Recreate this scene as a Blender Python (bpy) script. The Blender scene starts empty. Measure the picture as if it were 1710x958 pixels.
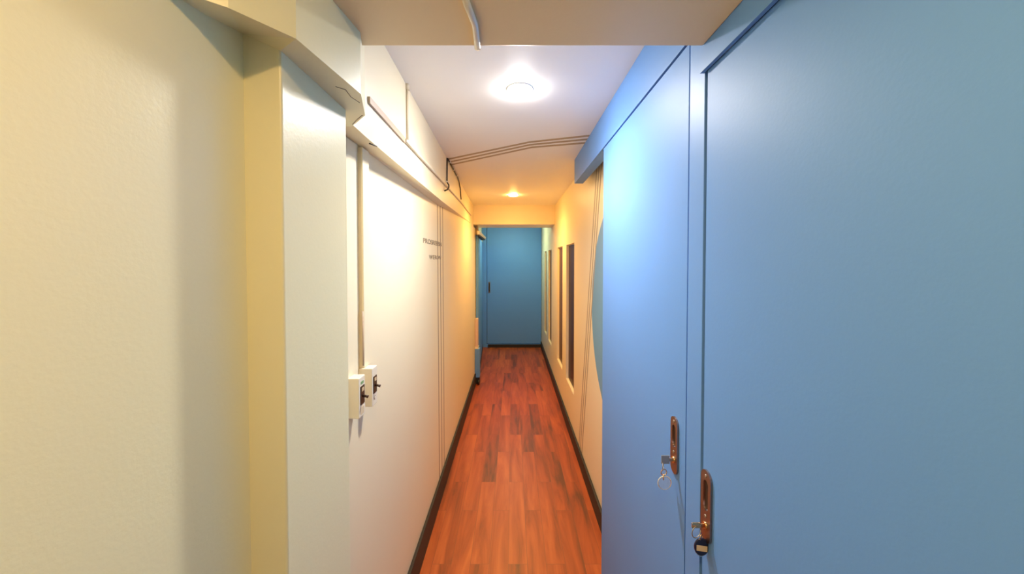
import bpy, bmesh, math, random
from mathutils import Vector
random.seed(4)
S = bpy.context.scene
C = S.collection

# ------------------------------------------------------------------ camera
cam = bpy.data.objects.new('camera', bpy.data.cameras.new('camera'))
C.objects.link(cam)
cam.location = (0, 0, 1.4)
cam.rotation_euler = (math.pi/2 - 0.022, 0, 0)
cam.data.sensor_width = 36
cam.data.lens = 600/1710*36
cam.data.shift_x = -1/1710
cam.data.shift_y = -30/1710
cam.data.clip_start = 0.02
S.camera = cam

# ------------------------------------------------------------------ light levels
S.view_settings.view_transform = 'Standard'
S.view_settings.look = 'None'
S.view_settings.exposure = 1.38
S.view_settings.gamma = 1
S.view_settings.use_curve_mapping = False
W = bpy.data.worlds.new('world'); S.world = W; W.use_nodes = True
W.node_tree.nodes['Background'].inputs[0].default_value = (0.9, 0.95, 1, 1)
W.node_tree.nodes['Background'].inputs[1].default_value = 0.05
S.cycles.max_bounces = 14
S.cycles.diffuse_bounces = 12
# colour, diffuser strength, downlight watts
LAMP_NEAR = ((1.0, 0.94, 0.89), 150, 15.5)
LAMP_FAR = ((1.0, 0.54, 0.145), 140, 19)
LAMP_BACK = ((1.0, 0.65, 0.27), 130, 6.3)
LAMP_END = ((0.80, 1.0, 0.62), 170, 2.6)

ZC = 2.02      # ceiling
YE = 5.81      # end wall
YB = -1.7      # wall behind the viewer

# ------------------------------------------------------------------ materials
def mat(name, col, rough=0.5, metal=0.0, bump=0.0, bscale=60, var=0.0, vscale=3, spec=0.5, trans=0.0, coat=0.0):
    m = bpy.data.materials.new(name); m.use_nodes = True
    nt = m.node_tree; b = nt.nodes['Principled BSDF']
    b.inputs['Base Color'].default_value = (*col, 1)
    b.inputs['Roughness'].default_value = rough
    b.inputs['Metallic'].default_value = metal
    b.inputs['Specular IOR Level'].default_value = spec
    b.inputs['Transmission Weight'].default_value = trans
    b.inputs['Coat Weight'].default_value = coat
    geo = nt.nodes.new('ShaderNodeNewGeometry')
    if var > 0:
        n = nt.nodes.new('ShaderNodeTexNoise'); n.inputs['Scale'].default_value = vscale; n.inputs['Detail'].default_value = 4
        nt.links.new(geo.outputs['Position'], n.inputs['Vector'])
        mx = nt.nodes.new('ShaderNodeMix'); mx.data_type = 'RGBA'
        mx.inputs[6].default_value = (*[c*(1-var) for c in col], 1)
        mx.inputs[7].default_value = (*[min(1, c*(1+var)) for c in col], 1)
        nt.links.new(n.outputs['Fac'], mx.inputs[0]); nt.links.new(mx.outputs[2], b.inputs['Base Color'])
    if bump > 0:
        n = nt.nodes.new('ShaderNodeTexNoise'); n.inputs['Scale'].default_value = bscale; n.inputs['Detail'].default_value = 3
        nt.links.new(geo.outputs['Position'], n.inputs['Vector'])
        bp = nt.nodes.new('ShaderNodeBump'); bp.inputs['Strength'].default_value = bump; bp.inputs['Distance'].default_value = 0.002
        nt.links.new(n.outputs['Fac'], bp.inputs['Height']); nt.links.new(bp.outputs['Normal'], b.inputs['Normal'])
    return m

def emit(name, col, s):
    m = bpy.data.materials.new(name); m.use_nodes = True
    nt = m.node_tree; nt.nodes.clear()
    e = nt.nodes.new('ShaderNodeEmission'); o = nt.nodes.new('ShaderNodeOutputMaterial')
    e.inputs[0].default_value = (*col, 1); e.inputs[1].default_value = s
    nt.links.new(e.outputs[0], o.inputs[0]); return m

CREAM = (0.83, 0.785, 0.52)
BEIGE = (0.86, 0.68, 0.40)
M = {
 'cream': mat('cream_gloss_paint', CREAM, 0.36, bump=0.10, bscale=170, var=0.02),
 'beige': mat('beige_beam_paint', BEIGE, 0.42, bump=0.10, bscale=170, var=0.02),
 'cream_smooth': mat('cream_wall_paint', (0.86, 0.765, 0.54), 0.42, bump=0.06, bscale=150, var=0.015),
 'white': mat('ceiling_paint', (0.92, 0.92, 0.90), 0.5, bump=0.05, bscale=90),
 'blue': mat('blue_door_paint', (0.125, 0.31, 0.72), 0.5, bump=0.07, bscale=170, var=0.02, spec=0.35),
 'blue_trim': mat('blue_trim_paint', (0.125, 0.31, 0.72), 0.46, bump=0.04, bscale=80, spec=0.35),
 'blue_disc': mat('blue_mural_paint', (0.16, 0.36, 0.55), 0.45),
 'stripe': mat('brown_stripe_paint', (0.42, 0.33, 0.22), 0.5),
 'base': mat('dark_baseboard_vinyl', (0.022, 0.016, 0.013), 0.55),
 'plastic': mat('ivory_plastic', (0.82, 0.75, 0.60), 0.3),
 'duct': mat('cable_duct_plastic', (0.74, 0.64, 0.46), 0.35),
 'duct_brown': mat('weathered_duct', (0.50, 0.38, 0.28), 0.45),
 'tan': mat('tan_plastic', (0.62, 0.48, 0.30), 0.4),
 'black': mat('black_cable_rubber', (0.02, 0.015, 0.012), 0.4),
 'dark': mat('dark_gap', (0.02, 0.02, 0.025), 0.6),
 'darkbrown': mat('brown_toggle', (0.045, 0.022, 0.014), 0.35),
 'steel': mat('brushed_steel', (0.36, 0.28, 0.26), 0.30, metal=1.0, bump=0.05, bscale=300),
 'chrome': mat('chrome', (0.42, 0.40, 0.37), 0.35, metal=0.8),
 'brass': mat('brass', (0.75, 0.48, 0.25), 0.25, metal=1.0),
 'navy': mat('navy_tag_plastic', (0.012, 0.014, 0.05), 0.25),
 'label': mat('cream_paper', (0.68, 0.55, 0.36), 0.6),
 'clear': mat('clear_acrylic', (0.97, 0.98, 1.0), 0.05, trans=0.9),
 'glass_brown': mat('smoked_brown_glass', (0.04, 0.016, 0.010), 0.35, var=0.2, vscale=5, spec=0.2),
 'glass_amber': mat('smoked_amber_glass', (0.11, 0.05, 0.009), 0.35, var=0.2, vscale=5, spec=0.2),
 'pink': mat('pinkish_box_paint', (0.66, 0.50, 0.42), 0.4),
 'green': mat('logo_green', (0.20, 0.36, 0.16), 0.5),
 'ink': mat('lettering_ink', (0.22, 0.17, 0.12), 0.5),
}

def floor_mat():
    m = bpy.data.materials.new('laminate_floor'); m.use_nodes = True
    nt = m.node_tree; N = nt.nodes; L = nt.links; b = N['Principled BSDF']
    g = N.new('ShaderNodeNewGeometry')
    mp = N.new('ShaderNodeMapping'); mp.inputs['Rotation'].default_value = (0, 0, math.pi/2)
    mp.inputs['Location'].default_value = (0.13, 0.02, 0)
    L.new(g.outputs['Position'], mp.inputs['Vector'])
    br = N.new('ShaderNodeTexBrick'); br.offset = 0.42; br.offset_frequency = 2; br.squash = 1
    br.inputs['Scale'].default_value = 1; br.inputs['Brick Width'].default_value = 0.62; br.inputs['Row Height'].default_value = 0.088
    br.inputs['Mortar Size'].default_value = 0.0009; br.inputs['Mortar Smooth'].default_value = 0.2
    br.inputs['Color1'].default_value = (0, 0, 0, 1); br.inputs['Color2'].default_value = (1, 1, 1, 1); br.inputs['Mortar'].default_value = (0.5, 0.5, 0.5, 1)
    L.new(mp.outputs[0], br.inputs['Vector'])
    # grain : stretched noise, shifted per plank
    sc = N.new('ShaderNodeMapping'); sc.inputs['Scale'].default_value = (15, 1.5, 1)
    ad = N.new('ShaderNodeVectorMath'); ad.operation = 'ADD'
    ml = N.new('ShaderNodeVectorMath'); ml.operation = 'SCALE'; ml.inputs['Scale'].default_value = 7.0
    L.new(br.outputs['Color'], ml.inputs[0]); L.new(g.outputs['Position'], ad.inputs[0]); L.new(ml.outputs[0], ad.inputs[1])
    L.new(ad.outputs[0], sc.inputs['Vector'])
    n1 = N.new('ShaderNodeTexNoise'); n1.inputs['Scale'].default_value = 1; n1.inputs['Detail'].default_value = 6; n1.inputs['Roughness'].default_value = 0.6; n1.inputs['Distortion'].default_value = 0.6
    L.new(sc.outputs[0], n1.inputs['Vector'])
    n2 = N.new('ShaderNodeTexNoise'); n2.inputs['Scale'].default_value = 0.35; n2.inputs['Detail'].default_value = 2
    L.new(sc.outputs[0], n2.inputs['Vector'])
    r1 = N.new('ShaderNodeValToRGB')
    e = r1.color_ramp.elements
    e[0].position = 0.46; e[0].color = (0.14, 0.032, 0.008, 1)
    e[1].position = 0.82; e[1].color = (0.54, 0.120, 0.024, 1)
    x = e.new(0.58); x.color = (0.32, 0.054, 0.009, 1)
    x = e.new(0.66); x.color = (0.41, 0.073, 0.013, 1)
    a2 = N.new('ShaderNodeMath'); a2.operation = 'MULTIPLY_ADD'; a2.inputs[1].default_value = 0.30
    L.new(n2.outputs['Fac'], a2.inputs[0])
    a3 = N.new('ShaderNodeMath'); a3.operation = 'MULTIPLY_ADD'; a3.inputs[1].default_value = 0.13
    L.new(br.outputs['Color'], a3.inputs[0])
    a4 = N.new('ShaderNodeMath'); a4.operation = 'MULTIPLY'; a4.inputs[1].default_value = 0.85
    L.new(n1.outputs['Fac'], a4.inputs[0]); L.new(a4.outputs[0], a3.inputs[2]); L.new(a3.outputs[0], a2.inputs[2])
    L.new(a2.outputs[0], r1.inputs[0])
    mx = N.new('ShaderNodeMix'); mx.data_type = 'RGBA'; mx.inputs[7].default_value = (0.14, 0.045, 0.018, 1)
    mm = N.new('ShaderNodeMath'); mm.operation = 'MULTIPLY'; mm.inputs[1].default_value = 0.7
    L.new(br.outputs['Fac'], mm.inputs[0]); L.new(mm.outputs[0], mx.inputs[0]); L.new(r1.outputs[0], mx.inputs[6])
    L.new(mx.outputs[2], b.inputs['Base Color'])
    b.inputs['Roughness'].default_value = 0.42
    bp = N.new('ShaderNodeBump'); bp.inputs['Strength'].default_value = 0.12; bp.inputs['Distance'].default_value = 0.001
    L.new(n1.outputs['Fac'], bp.inputs['Height']); L.new(bp.outputs[0], b.inputs['Normal'])
    return m
M['floor'] = floor_mat()

# ------------------------------------------------------------------ mesh helpers (world coordinates)
class MB:
    def __init__(s): s.bm = bmesh.new(); s.mats = []
    def slot(s, m):
        if m not in s.mats: s.mats.append(m)
        return s.mats.index(m)
    def prism(s, pts, z0, z1, m=None):
        """pts: plan polygon; z0/z1 numbers or lists"""
        k = s.slot(m) if m else 0
        n = len(pts)
        a = z0 if isinstance(z0, (list, tuple)) else [z0]*n
        b = z1 if isinstance(z1, (list, tuple)) else [z1]*n
        lo = [s.bm.verts.new((p[0], p[1], a[i])) for i, p in enumerate(pts)]
        hi = [s.bm.verts.new((p[0], p[1], b[i])) for i, p in enumerate(pts)]
        fs = [s.bm.faces.new(lo[::-1]), s.bm.faces.new(hi)]
        for i in range(n):
            j = (i+1) % n
            fs.append(s.bm.faces.new((lo[i], lo[j], hi[j], hi[i])))
        for f in fs: f.material_index = k
        return s
    def box(s, x0, x1, y0, y1, z0, z1, m=None):
        return s.prism([(x0, y0), (x1, y0), (x1, y1), (x0, y1)], z0, z1, m)
    def hexa(s, v8, m=None):
        k = s.slot(m) if m else 0
        v = [s.bm.verts.new(p) for p in v8]
        for q in ((3,2,1,0), (4,5,6,7), (0,1,5,4), (1,2,6,5), (2,3,7,6), (3,0,4,7)):
            s.bm.faces.new([v[i] for i in q]).material_index = k
        return s
    def tube(s, pts, r, n=10, m=None):
        k = s.slot(m) if m else 0
        P = [Vector(p) for p in pts]; rings = []
        up = Vector((0.13, 0.31, 0.94)).normalized()
        for i, p in enumerate(P):
            d = (P[min(i+1, len(P)-1)] - P[max(i-1, 0)]).normalized()
            u = d.cross(up)
            if u.length < 1e-3: u = d.cross(Vector((1, 0, 0)))
            u.normalize(); w = d.cross(u)
            rr = r[i] if isinstance(r, (list, tuple)) else r
            rings.append([s.bm.verts.new(p + (u*math.cos(t) + w*math.sin(t))*rr) for t in [2*math.pi*q/n for q in range(n)]])
        for a, b in zip(rings, rings[1:]):
            for q in range(n):
                f = s.bm.faces.new((a[q], a[(q+1) % n], b[(q+1) % n], b[q])); f.material_index = k; f.smooth = True
        s.bm.faces.new(rings[0][::-1]).material_index = k; s.bm.faces.new(rings[-1]).material_index = k
        return s
    def lathe(s, prof, c, axis='Z', n=32, m=None, sx=1, sy=1):
        """prof: list of (radius, height) along the axis"""
        k = s.slot(m) if m else 0; rings = []
        for r, h in prof:
            ring = []
            for q in range(n):
                t = 2*math.pi*q/n; a, b = r*math.cos(t)*sx, r*math.sin(t)*sy
                p = {'Z': (a, b, h), 'X': (h, a, b), 'Y': (a, h, b)}[axis]
                ring.append(s.bm.verts.new((c[0]+p[0], c[1]+p[1], c[2]+p[2])))
            rings.append(ring)
        for a, b in zip(rings, rings[1:]):
            for q in range(n):
                f = s.bm.faces.new((a[q], a[(q+1) % n], b[(q+1) % n], b[q])); f.material_index = k; f.smooth = True
        s.bm.faces.new(rings[0][::-1]).material_index = k; s.bm.faces.new(rings[-1]).material_index = k
        return s

WLOC = {}
def obj(name, mb, m, parent=None, bevel=0.0, loc=None, segs=2):
    me = bpy.data.meshes.new(name)
    bmesh.ops.recalc_face_normals(mb.bm, faces=mb.bm.faces)
    if parent is not None: off = WLOC[parent.name]
    else: off = Vector(loc) if loc else Vector((0, 0, 0))
    for v in mb.bm.verts: v.co -= off
    mb.bm.to_mesh(me); mb.bm.free()
    for q in (mb.mats or [m]): me.materials.append(M[q])
    o = bpy.data.objects.new(name, me); C.objects.link(o)
    if parent is not None: o.parent = parent; WLOC[o.name] = off
    else: o.location = off; WLOC[o.name] = off
    if bevel:
        b = o.modifiers.new('bevel', 'BEVEL'); b.width = bevel; b.segments = segs; b.limit_method = 'ANGLE'; b.harden_normals = True
        for p in me.polygons: p.use_smooth = True
    return o
def struct(name, mb, m, parent=None, bevel=0.0, **k):
    o = obj(name, mb, m, parent, bevel, **k)
    if parent is None: o['kind'] = 'structure'
    return o
def thing(name, label, cat, loc, group=None):
    o = bpy.data.objects.new(name, None); C.objects.link(o); o.location = loc; o.empty_display_size = 0.05
    WLOC[o.name] = Vector(loc)
    if label: o['label'] = label; o['category'] = cat
    if group: o['group'] = group
    return o
def tag(o, label, cat, group=None):
    o['label'] = label; o['category'] = cat
    if group: o['group'] = group
    return o
def setting(name, loc, label=None):
    o = thing(name, None, None, loc); o['kind'] = 'structure'
    if label: o['label'] = label
    return o

# ================================================================== SHELL
struct('floor', MB().box(-0.9, 0.9, YB-0.1, YE+0.15, -0.08, 0), 'floor')
struct('ceiling', MB().box(-0.9, 0.9, YB-0.1, YE+0.15, ZC, ZC+0.08), 'white')
struct('wall_back', MB().box(-0.9, 0.9, YB-0.08, YB, 0, ZC), 'cream_smooth')
struct('wall_end', MB().box(-0.9, 0.9, YE+0.06, YE+0.14, 0, ZC), 'cream_smooth')

# left wall : far lower run, with three painted lines
XL = -0.43
wl = MB().box(-0.56, XL, 0.60, 4.42, 0, 1.78, 'cream_smooth')
for y in (2.085, 2.16, 2.235):
    wl.hexa([(XL-0.001, y-0.011, 0.13), (XL+0.0008, y-0.009, 0.13), (XL+0.0008, y+0.009, 0.13), (XL-0.001, y+0.011, 0.13),
             (XL-0.001, y-0.035, 1.73), (XL+0.0008, y-0.035, 1.73), (XL+0.0008, y-0.013, 1.73), (XL-0.001, y-0.013, 1.73)], 'stripe')
struct('wall_left', wl, 'cream_smooth')
# left wall beside the viewer
struct('wall_left.001', MB().box(-0.60, -0.394, YB, 0.60, 0, ZC), 'cream')
# recess at far left, beyond the end of the left wall
struct('wall_left.002', MB().box(-0.56, -0.498, 4.42, YE+0.06, 0, ZC), 'cream_smooth')
# pilaster
struct('trim_1', MB().box(-0.58, -0.339, 0.532, 0.74, 0, 1.74), 'cream', bevel=0.004)
# soffit boxed out over the lower wall, slightly skewed in plan
def XU(y): return -0.343 - 0.0243*y
ys = [0.74, 0.93, 2.02, 3.9, 4.0]
so = [(XU(y), y) for y in ys]; zi = {0.74: 1.088, 0.93: 1.09}
out_z = [1.4+0.309, 1.4+0.309, 1.4+0.333, 1.4+0.400, 1.4+0.405]
inn = [(-0.55, y) for y in ys[::-1]]
def inn_z(i):  # height at the lower wall face
    return [1.4+0.322, 1.4+0.322, 1.4+0.318, 1.4+0.345, 1.4+0.348][i]
bm = MB()
for i in range(len(ys)-1):
    a, b = i, i+1
    bm.hexa([(XU(ys[a]), ys[a], out_z[a]), (XU(ys[b]), ys[b], out_z[b]), (-0.435, ys[b], inn_z(b)), (-0.435, ys[a], inn_z(a)),
             (XU(ys[a]), ys[a], ZC), (XU(ys[b]), ys[b], ZC), (-0.435, ys[b], ZC), (-0.435, ys[a], ZC)])
bmesh.ops.remove_doubles(bm.bm, verts=bm.bm.verts, dist=1e-5)
_kill = [f for f in bm.bm.faces if abs(f.normal.y) > 0.9 and 0.8 < f.calc_center_median().y < 3.95]
struct('trim_2', bm, 'cream_smooth')
# bracket : bent boxing under the cross beam
BR = [(-0.60, 0.30), (-0.394, 0.395), (-0.372, 0.424), (-0.346, 0.444), (-0.300, 0.505), (-0.280, 0.670), (-0.312, 0.767), (-0.3675, 0.829), (-0.60, 0.88)]
bk = MB()
zo = 1.708
Bk = [(-0.60, 0.30, 1.708), (-0.394, 0.395, 1.706), (-0.372, 0.424, zo), (-0.346, 0.444, zo), (-0.300, 0.505, zo), (-0.280, 0.670, zo),
      (-0.312, 0.767, zo), (-0.3675, 0.829, zo), (-0.60, 0.88, 1.72)]
lo = [bk.bm.verts.new(p) for p in Bk]; hi = [bk.bm.verts.new((p[0], p[1], ZC)) for p in Bk]
I = [bk.bm.verts.new(p) for p in ((-0.394, 0.464, 1.715), (-0.394, 0.532, 1.732), (-0.339, 0.532, 1.7075), (-0.339, 0.74, 1.7065), (-0.40, 0.74, 1.709))]
F = bk.bm.faces.new
for i in range(9): F((lo[i], lo[(i+1) % 9], hi[(i+1) % 9], hi[i]))
F(hi)
F((lo[0], lo[1], I[0])); F((lo[0], I[0], I[1])); F((lo[0], I[1], lo[8])); F((lo[8], I[1], I[4])); F((lo[8], I[4], lo[7]))
F((lo[1], lo[2], I[0])); F((lo[2], lo[3], I[0])); F((lo[3], I[1], I[0])); F((lo[3], lo[4], I[1])); F((lo[4], I[2], I[1]))
F((lo[4], lo[5], I[2])); F((lo[5], I[3], I[2])); F((lo[5], lo[6], I[3])); F((lo[6], lo[7], I[3])); F((lo[7], I[4], I[3])); F((I[1], I[2], I[3], I[4]))
struct('trim_3', bk, 'cream')
# cross beam
beam = struct('trim_4', MB().box(-0.36, 0.3725, 0.586, 0.712, 1.82, ZC), 'beige', bevel=0.003)
# far lintel across the corridor
struct('trim_5', MB().box(-0.56, 0.47, 4.0, 4.42, 1.808, ZC), 'cream_smooth')

# right wall with four slots, the lines and the blue disc
XR = 0.47
slots = [(2.74, 3.14), (3.38, 3.77), (4.34, 4.70), (4.96, 5.28)]
SZ0, SZ1 = 0.37, 1.54
wr = MB()
yy = [YB] + [v for s in slots for v in s] + [YE+0.06]
for i in range(len(yy)-1):
    if i % 2 == 0: wr.box(XR, XR+0.08, yy[i], yy[i+1], 0, ZC, 'cream_smooth')
    else:
        wr.box(XR, XR+0.08, yy[i], yy[i+1], 0, SZ0, 'cream_smooth'); wr.box(XR, XR+0.08, yy[i], yy[i+1], SZ1, ZC, 'cream_smooth')
for k in range(3):
    dy = -k*0.053
    y0, y1, h = 2.515+dy*1.0, 1.995+dy, 0.010
    a, b = XR-0.0008, XR+0.001
    wr.hexa([(a, y0-h, 0.10), (b, y0-h, 0.10), (b, y0+h, 0.10), (a, y0+h, 0.10), (a, y1-h, 1.99), (b, y1-h, 1.99), (b, y1+h, 1.99), (a, y1+h, 1.99)], 'stripe')
k = wr.slot('blue_disc'); ring = []
for q in range(96):
    t = 2*math.pi*q/96
    ring.append(wr.bm.verts.new((XR-0.0005, 1.56+0.565*math.cos(t), 1.15+0.565*math.sin(t))))
wr.bm.faces.new(ring).material_index = k
struct('wall_right', wr, 'cream_smooth')
# painted lines on the ceiling run between two walls: thin paint bands
cl = MB()
for P in ([(-0.392, 2.20), (0.085, 1.888), (0.47, 1.76)], [(-0.393, 2.262), (0.092, 1.930), (0.47, 1.815)], [(-0.394, 2.325), (0.105, 1.972), (0.47, 1.875)]):
    h = 0.0125
    for a, b in zip(P, P[1:]):
        cl.prism([(a[0], a[1]-h), (b[0], b[1]-h), (b[0], b[1]+h), (a[0], a[1]+h)], ZC-0.0008, ZC+0.001)
struct('trim_6', cl, 'stripe')

# windows in the slots
for i, (a, b) in enumerate(slots):
    gm = 'glass_amber' if i == 1 else 'glass_brown'
    w = setting('window_%d' % (i+1), (XR+0.03, (a+b)/2, SZ0))
    f = MB()
    t = 0.006
    for (y0, y1, z0, z1) in ((a, a+t, SZ0, SZ1), (b-t, b, SZ0, SZ1), (a+t, b-t, SZ0, SZ0+t), (a+t, b-t, SZ1-t, SZ1)):
        f.box(XR+0.018, XR+0.030, y0, y1, z0, z1)
    obj('window_frame', f, 'duct', w)
    obj('window_pane', MB().box(XR+0.021, XR+0.027, a+t, b-t, SZ0+t, SZ1-t), gm, w)

# baseboards
struct('baseboard_left', MB().prism([(XL, 0.741), (XL+0.014, 0.741), (XL+0.014, 4.05), (XL, 4.05)], 0, 0.125), 'base', bevel=0.003)
struct('baseboard_right', MB().box(XR-0.015, XR, 1.60, YE, 0, 0.098), 'base', bevel=0.003)
struct('baseboard_end', MB().box(-0.40, 0.455, YE-0.014, YE, 0, 0.05), 'base')

# ================================================================== RIGHT SIDE : sliding doors, pelmets
# post and header beside the viewer
struct('trim_7', MB().box(0.380, 0.47, 0.718, 0.778, 0, ZC), 'blue_trim', bevel=0.001)
struct('trim_8', MB().box(0.372, 0.380, YB, 0.722, 1.772, ZC), 'blue_trim', bevel=0.0006)
struct('trim_9', MB().box(0.380, 0.47, YB, -0.28, 0, 1.772), 'blue_trim')
# far pelmet : board, cap end and rail
pel = struct('trim_10', MB().box(0.3795, 0.387, 0.7785, 2.215, 1.875, ZC).box(0.387, 0.432, 1.56, 2.215, 1.875, ZC), 'blue_trim', bevel=0.001)
obj('door_track', MB().box(0.392, 0.425, 0.78, 1.555, 1.886, 1.91).box(0.405, 0.412, 0.78, 1.555, 1.91, ZC), 'dark', pel)

def sliding_door(name, x, y0, y1, z1, hy, hz0, hz1):
    d = setting(name, (x+0.015, (y0+y1)/2, 0))
    obj('door_panel', MB().box(x, x+0.028, y0, y1, 0.008, z1), 'blue', d, bevel=0.0012)
    # stadium-shaped pull plate with sunk finger slot
    n = 12; w = 0.0175
    def stad(hw, za, zb, xx):
        pts = []
        for q in range(n+1):
            t = math.pi*q/n; pts.append((xx, hy+hw*math.cos(t), zb-hw+hw*math.sin(t)))
        for q in range(n+1):
            t = math.pi+math.pi*q/n; pts.append((xx, hy+hw*math.cos(t), za+hw+hw*math.sin(t)))
        return pts
    sl0, sl1 = hz0+0.062, hz1-0.020
    mb = MB()
    xo, xi = x-0.004, x+0.004
    O = [mb.bm.verts.new(p) for p in stad(w, hz0, hz1, xo)]
    O2 = [mb.bm.verts.new(p) for p in stad(w, hz0, hz1, x)]
    # inner slot in plate (same vertex count for bridging)
    def scaled(xx, hw):
        pts = stad(hw, sl0, sl1, xx); return pts
    I = [mb.bm.verts.new(p) for p in scaled(xo, 0.0085)]
    I2 = [mb.bm.verts.new(p) for p in scaled(x-0.0004, 0.0078)]
    N = len(O)
    for q in range(N):
        r = (q+1) % N
        mb.bm.faces.new((O[q], O[r], I[r], I[q])); mb.bm.faces.new((O[q], O[r], O2[r], O2[q])); mb.bm.faces.new((I[q], I[r], I2[r], I2[q]))
    h = obj('pull_handle', mb, 'steel', d)
    mb = MB(); mb.bm.faces.new([mb.bm.verts.new(p) for p in scaled(x-0.0006, 0.0079)])
    mb.bm.faces.ensure_lookup_table()
    r = bmesh.ops.extrude_face_region(mb.bm, geom=mb.bm.faces[:]); bmesh.ops.translate(mb.bm, vec=(0.0005, 0, 0), verts=[v for v in r['geom'] if isinstance(v, bmesh.types.BMVert)])
    obj('finger_recess', mb, 'darkbrown', h)
    zk = (hz0+sl0)/2+0.004
    obj('lock_cylinder', MB().lathe([(0.0075, -0.0065), (0.0075, -0.002)], (x, hy, zk-0.003), 'X', 20), 'brass', h)
    obj('screw', MB().lathe([(0.003, -0.0052), (0.0036, -0.0036)], (x, hy, sl0-0.011), 'X', 12), 'chrome', h)
    obj('screw', MB().lathe([(0.003, -0.0052), (0.0036, -0.0036)], (x, hy, hz1-0.011), 'X', 12), 'chrome', h)
    return zk-0.003
zk1 = sliding_door('door_1', 0.382, 0.786, 1.518, 1.8705, 0.834, 0.902, 1.036)
zk2 = sliding_door('door_2', 0.383, -0.25, 0.714, 1.775, 0.696, 0.848, 0.990)
# track and rollers of the near door
tr = setting('trim_11', (0.42, 0.2, 1.8))
obj('door_track', MB().box(0.392, 0.424, -0.26, 0.70, 1.792, 1.82).box(0.41, 0.468, -0.26, 0.70, 1.82, 1.835), 'dark', tr)
obj('roller', MB().lathe([(0.004, -0.004), (0.011, -0.003), (0.011, 0.003), (0.004, 0.004)], (0.389, 0.650, 1.780), 'X', 24), 'plastic', tr)
obj('roller', MB().lathe([(0.004, -0.004), (0.011, -0.003), (0.011, 0.003), (0.004, 0.004)], (0.389, -0.15, 1.780), 'X', 24), 'plastic', tr)

# end door
d3 = setting('door_3', (0.02, YE, 0))
obj('door_panel', MB().box(-0.414, 0.466, YE+0.006, YE+0.04, 0.062, 1.99), 'blue', d3, bevel=0.002)
obj('door_frame', MB().box(-0.498, -0.420, YE, YE+0.05, 0.0, 2.0).box(-0.42, XR, YE, YE+0.05, 2.0, ZC).box(-0.42, XR, YE, YE+0.05, 0.0, 0.056), 'blue_trim', d3)
h = obj('pull_handle', MB().prism([(-0.393, YE-0.004), (-0.362, YE-0.004), (-0.362, YE+0.006), (-0.393, YE+0.006)], 0.885, 1.065), 'steel', d3, bevel=0.004)
obj('finger_recess', MB().box(-0.386, -0.369, YE-0.0052, YE-0.0038, 0.905, 1.045), 'dark', h)

# blue leaf standing along the left of the passage past the wall end
d4 = setting('door_4', (-0.44, 5.0, 0))
leaf = [(-0.398, 4.16), (-0.484, YE-0.01), (-0.4965, YE-0.01), (-0.425, 4.16)]
obj('door_panel', MB().prism(leaf, 0.06, 1.70), 'blue', d4)
obj('kick_strip', MB().prism([(p[0]+0.003, p[1]) for p in leaf[:2]]+leaf[2:], 0.0, 0.06), 'base', d4)
obj('header', MB().prism([(-0.398, 4.16), (-0.44, 5.0), (-0.484, YE-0.01), (-0.4975, YE-0.01), (-0.4975, 4.43), (-0.425, 4.2)], 1.70, 1.808), 'cream_smooth', d4)

# ================================================================== THINGS ON THE LEFT
# blue floor box and pink box at the wall end
t = thing('floor_box', 'small blue painted box standing at the foot of the cream wall end', 'box', (-0.405, 4.11, 0))
obj('body', MB().box(-0.4285, -0.375, 4.06, 4.155, 0.075, 0.40), 'blue_trim', t, bevel=0.003)
obj('foot', MB().box(-0.4285, -0.378, 4.065, 4.15, 0.0, 0.075), 'base', t)
obj('caster', MB().lathe([(0.012, -0.012), (0.028, -0.010), (0.028, 0.010), (0.012, 0.012)], (-0.385, 4.045, 0.028), 'X', 20), 'black', t)
t = thing('junction_box', 'narrow pinkish box fixed to wall end above the small blue box', 'box', (-0.405, 4.11, 0.405))
obj('body', MB().box(-0.4285, -0.394, 4.07, 4.15, 0.425, 0.745), 'pink', t, bevel=0.003)
obj('bottom_plate', MB().box(-0.4285, -0.390, 4.066, 4.153, 0.401, 0.425), 'plastic', t)
t = thing('door_closer', 'pale wedge-shaped bracket at top left corner of the far passage', 'bracket', (-0.36, 4.3, 1.68))
obj('body', MB().prism([(-0.40, 4.06), (-0.372, 4.06), (-0.335, 4.50), (-0.397, 4.50)], [1.70, 1.70, 1.672, 1.672], [1.742, 1.742, 1.70, 1.70]), 'plastic', t, bevel=0.002)
obj('lower_arm', MB().prism([(-0.397, 4.07), (-0.376, 4.07), (-0.345, 4.49), (-0.397, 4.49)], [1.685, 1.685, 1.66, 1.66], [1.70, 1.70, 1.672, 1.672]), 'dark', t)

# vertical cable duct down to the far switch
t = thing('cable_duct', 'vertical cream cable duct running down to the far wall switch', 'cable duct', (XL, 1.04, 1.1))
obj('duct_base', MB().box(XL, XL+0.009, 1.005, 1.045, 1.1, 1.716), 'duct', t)
obj('duct_cover', MB().box(XL+0.0088, XL+0.014, 1.003, 1.047, 1.101, 1.716), 'cream_smooth', t, bevel=0.001)
obj('cable', MB().tube([(XL+0.0125, 0.999, 1.108), (XL+0.012, 0.9995, 1.16), (XL+0.0115, 0.9995, 1.26)], 0.0022), 'duct_brown', t)
o = obj('cable_duct', MB().box(XL, XL+0.007, 0.905, 0.978, 0.55, 1.716), 'cream_smooth', bevel=0.0015, loc=(XL, 0.94, 0.55))
tag(o, 'flat wide cream duct strip on wall behind the nearer switch', 'cable duct')

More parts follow.
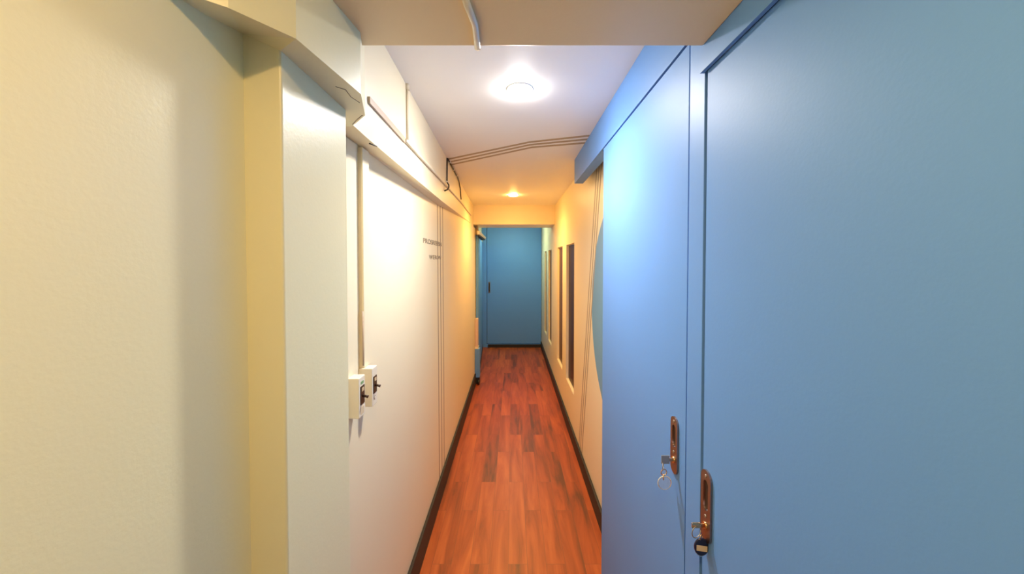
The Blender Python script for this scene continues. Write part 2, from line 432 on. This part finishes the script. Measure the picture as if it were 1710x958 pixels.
# wall switches with toggles
def switch(y0, y1, z0, z1, label, dx=0.0, logo=False):
    x0, x1 = XL+dx, -0.392
    t = thing('wall_switch', label, 'switch', (x0, (y0+y1)/2, z0), 'wall switches')
    obj('housing', MB().box(x0, x1, y0, y1, z0, z1), 'plastic', t, bevel=0.0022)
    ym = (y0+y1)/2
    zm = z0+(z1-z0)*0.53
    p = obj('switch_plate', MB().box(x1-0.001, x1+0.0015, ym-0.0125, ym+0.0125, zm-0.023, zm+0.025), 'darkbrown', t, bevel=0.0008)
    obj('plate_inset', MB().box(x1+0.0014, x1+0.0024, ym-0.006, ym+0.006, zm+0.011, zm+0.020), 'tan', p)
    obj('toggle', MB().tube([(x1+0.001, ym, zm-0.001), (x1+0.010, ym, zm-0.003), (x1+0.0155, ym, zm-0.0045)], [0.0036, 0.0032, 0.004], 12), 'darkbrown', t)
    if logo:
        obj('emblem', MB().box(x1, x1+0.0006, ym-0.009, ym+0.008, z1-0.019, z1-0.012), 'green', t)
        obj('sticker', MB().box(x1, x1+0.0005, ym-0.010, ym+0.010, z0+0.006, z0+0.026), 'label', t)
    else:
        obj('sticker', MB().lathe([(0.0062, 0), (0.0062, 0.0008)], (x1-0.0002, ym, z0+0.021), 'X', 20), 'steel', t)
        obj('sticker_centre', MB().lathe([(0.0048, 0.0), (0.0048, 0.0012)], (x1-0.0002, ym, z0+0.021), 'X', 20), 'plastic', t)
switch(0.910, 0.949, 0.996, 1.100, 'ivory box switch with green emblem, nearer one beside the pilaster', 0.007, True)
switch(0.996, 1.034, 0.992, 1.100, 'ivory box switch with round sticker, hanging below the vertical duct')

# slanting strip along the soffit
pts = [(0.915, 1.8065), (1.240, 1.814), (1.934, 1.837), (2.86, 1.865), (3.7, 1.872)]
t = thing('conduit', 'long slim brownish conduit running along the upper left wall', 'conduit', (XU(0.915), 0.915, 1.80))
mb = MB()
def strip(mb, a, b, ha, hb, d):
    (y0, z0), (y1, z1) = a, b
    mb.hexa([(XU(y0)-0.002, y0, z0-ha), (XU(y0)+d, y0, z0-ha), (XU(y1)+d, y1, z1-hb), (XU(y1)-0.002, y1, z1-hb),
             (XU(y0)-0.002, y0, z0+ha), (XU(y0)+d, y0, z0+ha), (XU(y1)+d, y1, z1+hb), (XU(y1)-0.002, y1, z1+hb)])
strip(mb, pts[0], pts[1], 0.0085, 0.0085, 0.006)
obj('wide_duct', mb, 'duct_brown', t)
mb = MB()
mb.tube([(XU(y)+0.004, y, z) for y, z in pts[1:]], 0.0065, 10)
obj('tube', mb, 'duct', t)
o = obj('conduit', MB().tube([(XU(1.275)+0.004, 1.275, 1.828), (XU(1.275)+0.004, 1.275, 2.0)], 0.0045).tube([(XU(1.275)+0.004, 1.275, 2.0), (XU(1.275)+0.004, 1.275, ZC)], 0.0075), 'duct', loc=(XU(1.275), 1.275, 1.82))
tag(o, 'short thin vertical conduit dropping from ceiling on upper left wall', 'conduit')
# black cables
yc = 2.157
t = thing('cable', 'thin black cable dropping straight down and hooking near the slim conduit', 'cable', (XU(2.15), 2.15, 2.0), 'black cables on upper left wall')
obj('lead', MB().tube([(XU(2.157)+0.005, 2.157, 2.014), (XU(2.157)+0.005, 2.155, 1.95), (XU(2.155)+0.005, 2.15, 1.87), (XU(2.15)+0.016, 2.145, 1.852), (XU(2.15)+0.019, 2.13, 1.836), (XU(2.1)+0.016, 2.10, 1.816), (XU(2.06)+0.006, 2.06, 1.802)], 0.0042), 'black', t)
obj('clip', MB().box(XU(2.16)-0.001, XU(2.16)+0.011, 2.145, 2.165, 1.868, 1.876), 'plastic', t)
t = thing('cable', 'thin black cable following the ceiling corner then curving down the wall', 'cable', (XU(2.5), 2.5, 2.0), 'black cables on upper left wall')
obj('lead', MB().tube([(XU(2.17)+0.007, 2.17, 2.013), (XU(2.35)+0.007, 2.35, 2.013), (XU(2.62)+0.007, 2.62, 2.011), (XU(2.72)+0.006, 2.72, 2.0), (XU(2.80)+0.006, 2.80, 1.96), (XU(2.83)+0.006, 2.83, 1.91), (XU(2.86)+0.006, 2.85, 1.888)], 0.0042), 'black', t)
for y in (2.24, 2.42, 2.58):
    obj('clip', MB().box(XU(y)-0.001, XU(y)+0.013, y-0.006, y+0.006, 2.007, ZC), 'plastic', t)
# painted-over cable crossing the beam
o = obj('cable', MB().tube([(-0.088, 0.581, 2.0), (-0.086, 0.581, 1.90), (-0.078, 0.581, 1.826), (-0.074, 0.588, 1.8145), (-0.070, 0.612, 1.8145), (-0.066, 0.640, 1.8145), (-0.067, 0.670, 1.8145), (-0.068, 0.705, 1.8145), (-0.069, 0.717, 1.818), (-0.070, 0.719, 1.88), (-0.07, 0.719, 2.0)], 0.006, 12), 'plastic', loc=(-0.07, 0.65, 1.82))
tag(o, 'grey-white painted cable wrapped around the underside of the cross beam', 'cable')
# split caulk seams on the bracket
mb = MB()
for P in ([(-0.312, 0.640), (-0.300, 0.652), (-0.303, 0.68), (-0.297, 0.705)], [(-0.317, 0.765), (-0.338, 0.788), (-0.36, 0.815)]):
    mb.tube([(x, y, 1.7075) for x, y in P], 0.0006, 6)
struct('trim_12', mb, 'darkbrown')
o = obj('wire_stub', MB().tube([(-0.374, 0.945, 1.7068), (-0.368, 0.957, 1.7066), (-0.3665, 0.975, 1.709)], 0.0018, 8), 'black', loc=(-0.37, 0.95, 1.707))
tag(o, 'tiny black wire end poking from soffit corner above the vertical duct', 'wire')

# lettering painted on the left wall
def letters(txt, y0, y1, z, h, parent):
    cu = bpy.data.curves.new('text', 'FONT'); cu.body = txt; cu.size = 1; cu.extrude = 0.0
    tmp = bpy.data.objects.new('tmp', cu); C.objects.link(tmp)
    bpy.context.view_layer.update()
    me = bpy.data.meshes.new_from_object(tmp.evaluated_get(bpy.context.evaluated_depsgraph_get()))
    bpy.data.objects.remove(tmp)
    xs = [v.co.x for v in me.vertices]; zs = [v.co.y for v in me.vertices]
    base = WLOC[parent.name]
    for v in me.vertices:
        u = (v.co.x-min(xs))/(max(xs)-min(xs)); w = (v.co.y-min(zs))/(max(zs)-min(zs))
        v.co = Vector((XL+0.0015, y0+(y1-y0)*u, z+h*w)) - base
    bm = bmesh.new(); bm.from_mesh(me)
    r = bmesh.ops.extrude_face_region(bm, geom=bm.faces[:])
    bmesh.ops.translate(bm, vec=(-0.0012, 0, 0), verts=[v for v in r['geom'] if isinstance(v, bmesh.types.BMVert)])
    bmesh.ops.recalc_face_normals(bm, faces=bm.faces); bm.to_mesh(me); bm.free()
    me.materials.clear(); me.materials.append(M['ink'])
    o = bpy.data.objects.new('text_line', me); C.objects.link(o); o.parent = parent
t = thing('wall_lettering', 'two short lines of small dark lettering on the left wall beside the painted lines', 'lettering', (XL, 1.95, 1.42))
letters('PROSREBBN', 1.73, 2.17, 1.488, 0.024, t)
letters('WERON', 1.85, 2.15, 1.410, 0.022, t)

# ================================================================== KEYS
def ring_pts(c, r, tilt, n=20):
    return [(c[0]+r*math.cos(2*math.pi*q/n)*math.sin(tilt), c[1]+r*math.cos(2*math.pi*q/n)*math.cos(tilt), c[2]+r*math.sin(2*math.pi*q/n)) for q in range(n+1)]
x, y = 0.382-0.0065, 0.834
t = thing('key', 'steel key with clear round tag hanging in the far blue door lock', 'key', (x-0.012, y, zk1))
obj('bow', MB().box(x-0.026, x-0.007, y-0.0012, y+0.0012, zk1-0.010, zk1+0.010).box(x-0.008, x+0.004, y-0.001, y+0.001, zk1-0.004, zk1+0.004), 'chrome', t, bevel=0.0008)
obj('ring', MB().tube(ring_pts((x-0.022, y, zk1-0.016), 0.009, 0.5), 0.001, 8), 'chrome', t)
obj('chain', MB().tube(ring_pts((x-0.020, y, zk1-0.030), 0.007, 1.4), 0.0012, 8).tube(ring_pts((x-0.021, y, zk1-0.041), 0.006, 0.3), 0.0011, 8), 'brass', t)
obj('tag', MB().lathe([(0.0135, -0.0015), (0.0155, -0.001), (0.0155, 0.001), (0.0135, 0.0015)], (x-0.018, y, zk1-0.055), 'Y', 32), 'clear', t)
obj('tag_rim', MB().tube([(x-0.018+0.0158*math.cos(2*math.pi*q/32), y, zk1-0.055+0.0158*math.sin(2*math.pi*q/32)) for q in range(33)], 0.0009, 6), 'plastic', t)
x, y = 0.383-0.0065, 0.696
t = thing('key', 'brass key with dark oval tag and cream label in the near door lock', 'key', (x-0.012, y, zk2))
obj('bow', MB().box(x-0.024, x-0.007, y-0.0012, y+0.0012, zk2-0.005, zk2+0.006).box(x-0.008, x+0.004, y-0.001, y+0.001, zk2-0.004, zk2+0.004), 'brass', t, bevel=0.0008)
obj('ring', MB().tube(ring_pts((x-0.015, y-0.001, zk2-0.012), 0.0115, 1.2), 0.0010, 8), 'chrome', t)
cx, cz = x-0.006, zk2-0.040
tg = obj('tag', MB().lathe([(0.0125, -0.002), (0.0142, -0.0015), (0.0142, 0.0015), (0.0125, 0.002)], (cx, y-0.003, cz), 'Y', 32, sy=1.22), 'navy', t)
obj('label', MB().prism([(cx-0.0105, y-0.0054), (cx+0.0105, y-0.0054), (cx+0.0105, y-0.0048), (cx-0.0105, y-0.0048)], [cz-0.006, cz-0.009, cz-0.009, cz-0.006], [cz+0.005, cz+0.002, cz+0.002, cz+0.005]), 'label', tg)
obj('back_tag', MB().lathe([(0.010, -0.001), (0.010, 0.001)], (cx+0.001, y+0.002, cz-0.013), 'Y', 24), 'clear', t)
obj('ring', MB().tube(ring_pts((cx, y-0.002, cz+0.018), 0.005, 0.9), 0.0009, 8), 'brass', t)

# ================================================================== CEILING LIGHTS
def lamp(x, y, lv, label):
    sd = bpy.data.lights.new('downlight', 'SPOT'); sd.color = lv[0]; sd.energy = lv[2]; sd.shadow_soft_size = 0.035
    sd.spot_size = math.radians(165); sd.spot_blend = 1.0
    so_ = bpy.data.objects.new('downlight', sd); C.objects.link(so_); so_.location = (x, y, ZC-0.052)
    t = thing('ceiling_light', label, 'ceiling light', (x, y, ZC), 'round ceiling lights')
    so_.parent = t; so_.location = (0, 0, -0.052)
    prof = [(0.050, 0), (0.050, -0.001), (0.045, -0.003), (0.042, -0.003)]
    obj('trim_ring', MB().lathe(prof, (x, y, ZC), 'Z', 40), 'white', t)
    M['glow%.2f' % y] = emit('lamp_glow', lv[0], lv[1])
    obj('diffuser', MB().lathe([(0.043, -0.002)]+[(0.043*math.cos(a), -0.003-0.011*math.sin(a)) for a in [math.pi/2*k/8 for k in range(0, 8)]]+[(0.004, -0.014)], (x, y, ZC), 'Z', 40), 'glow%.2f' % y, t)
lamp(0.026, 1.31, LAMP_NEAR, 'large bright white round ceiling light, the nearer one in view')
lamp(0.006, 3.38, LAMP_FAR, 'small warm round ceiling light further down the corridor')
lamp(0.06, -0.12, LAMP_BACK, 'warm round ceiling light in the near stretch behind the viewpoint')
lamp(0.0, 5.1, LAMP_END, 'dim greenish round ceiling light beyond the lintel by the end door')
